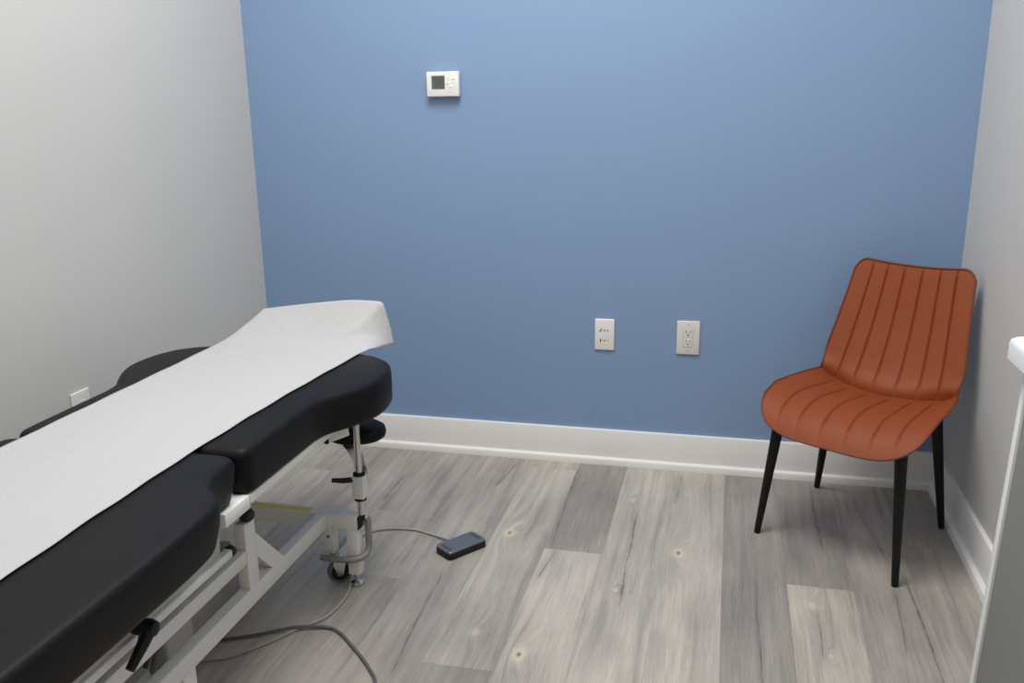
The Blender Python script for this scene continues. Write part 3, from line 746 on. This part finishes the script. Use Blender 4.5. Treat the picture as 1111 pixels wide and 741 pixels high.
for x_, y_ in ((0.02, -0.02), (-0.02, 0.012), (0.004, -0.008)):
    bm = NB(); lathe(bm, [(0.0016, 0.0261), (0.0014, 0.0267)], 8, Matrix.Translation((x_, y_, 0))); link('rivet', bm, M['chrome'], pt)
inv = (Matrix.Translation(pd.location) @ Matrix.Rotation(pd.rotation_euler.z, 4, 'Z')).inverted()
cz = 0.0045
cordp = [(-1.500, -0.722, 0.011), (-1.535, -0.705, 0.008), (-1.585, -0.683, cz), (-1.637, -0.668, cz), (-1.710, -0.676, cz), (-1.768, -0.711, cz), (-1.795, -0.79, cz), (-1.765, -0.88, cz), (-1.722, -0.965, cz), (-1.690, -1.068, cz), (-1.698, -1.176, cz), (-1.744, -1.242, cz), (-1.793, -1.319, cz), (-1.853, -1.390, cz), (-1.907, -1.417, cz), (-1.98, -1.44, cz), (-2.03, -1.52, cz), (-1.99, -1.62, 0.02), (-1.95, -1.66, 0.09)]
bm = NB(); tube(bm, [inv @ p for p in catmull(cordp, 8)], 0.0034, 10); tag(link('cord', bm, M['cord_grey'], pd, angle=70), 'grey beige cord')
z2 = 0.0043
dk = [(-2.30, -1.45, z2), (-2.10, -1.395, z2), (-1.96, -1.352, z2), (-1.853, -1.303, z2), (-1.80, -1.276, z2+0.004), (-1.752, -1.252, z2+0.0075), (-1.70, -1.232, z2+0.004), (-1.661, -1.227, z2), (-1.625, -1.247, z2), (-1.588, -1.280, z2), (-1.549, -1.316, z2), (-1.505, -1.362, z2), (-1.470, -1.411, z2), (-1.455, -1.50, z2), (-1.48, -1.62, z2)]
bm = NB(); tube(bm, catmull(dk, 8), 0.0042, 10); o = link('power_cord', bm, M['cord_dark'], angle=70)
tag(o, 'dark grey power cord curving over the floor from under the table', 'cord')

# ------------------------------------------------------------------ counter at the right edge
ct = thing('counter', (-0.125, -1.95, 0), 'grey panelled counter with white rounded top at the right edge', 'counter')
XC, YC = -0.252, -1.5
def lean(bm):      # the side batters out slightly towards the floor
    for v in bm.verts:
        if v.co.x < 0.1: v.co.x -= 0.03*(0.55-v.co.z)
bm = NB(); box(bm, XC+0.005+0.125, 0.1235, YF+0.4+1.95, YC-0.020+1.95, 0, 0.8725, 0.001); lean(bm); link('side_panel', bm, M['counter_grey'], ct)
bm = NB(); box(bm, XC+0.125, 0.1235, YC-0.021+1.95, YC+1.95, 0, 0.872, 0.002); lean(bm); link('edge_trim', bm, M['counter_white'], ct)
P = [(0.124, YC+0.018+1.95), (0.124, YF+0.38+1.95), (XC-0.018+0.125, YF+0.38+1.95)]
r = 0.02
P += [(XC-0.018+0.125+r*(1-math.cos(a)), YC+0.018+1.95-r*(1-math.sin(a))) for a in [PI/2*k/8 for k in range(9)]]
bm = NB(); rings = []
cx_ = sum(p[0] for p in P)/len(P)
n = len(P)
for ins, z in ((0.004, 0.872), (0.0, 0.876), (0.0, 0.902), (0.002, 0.908), (0.006, 0.911), (0.014, 0.912)):
    rings.append([bm.verts.new((min(p[0]+ins if p[0] < 0.1 else p[0], 0.124), p[1]-ins if p[1] > 0 else p[1], z)) for p in P])
for a, b_ in zip(rings, rings[1:]):
    for k in range(n): bm.faces.new((a[k], a[(k+1) % n], b_[(k+1) % n], b_[k]))
bm.faces.new(rings[0][::-1]); bm.faces.new(rings[-1]); link('counter_top', bm, M['counter_white'], ct)

# ------------------------------------------------------------------ light
def area(name, loc, sx, sy_, watts, col=(1, 0.98, 0.95)):
    l = bpy.data.lights.new(name, 'AREA'); l.shape = 'RECTANGLE'; l.size = sx; l.size_y = sy_; l.energy = watts; l.color = col
    o = bpy.data.objects.new(name, l); COL.objects.link(o); o.location = loc; return o
area('ceiling_panel_light', (-1.30, -1.25, H-0.02), 1.1, 1.1, 60)
area('ceiling_panel_light', (-1.30, -3.05, H-0.02), 0.6, 1.2, 14)
w = bpy.data.worlds.new('world'); SC.world = w; w.use_nodes = True
w.node_tree.nodes['Background'].inputs[0].default_value = (0.8, 0.85, 0.9, 1); w.node_tree.nodes['Background'].inputs[1].default_value = 0.2
SC.view_settings.view_transform = 'Standard'; SC.view_settings.look = 'None'; SC.view_settings.gamma = 1; SC.view_settings.exposure = 0.0
SC.view_settings.use_curve_mapping = False
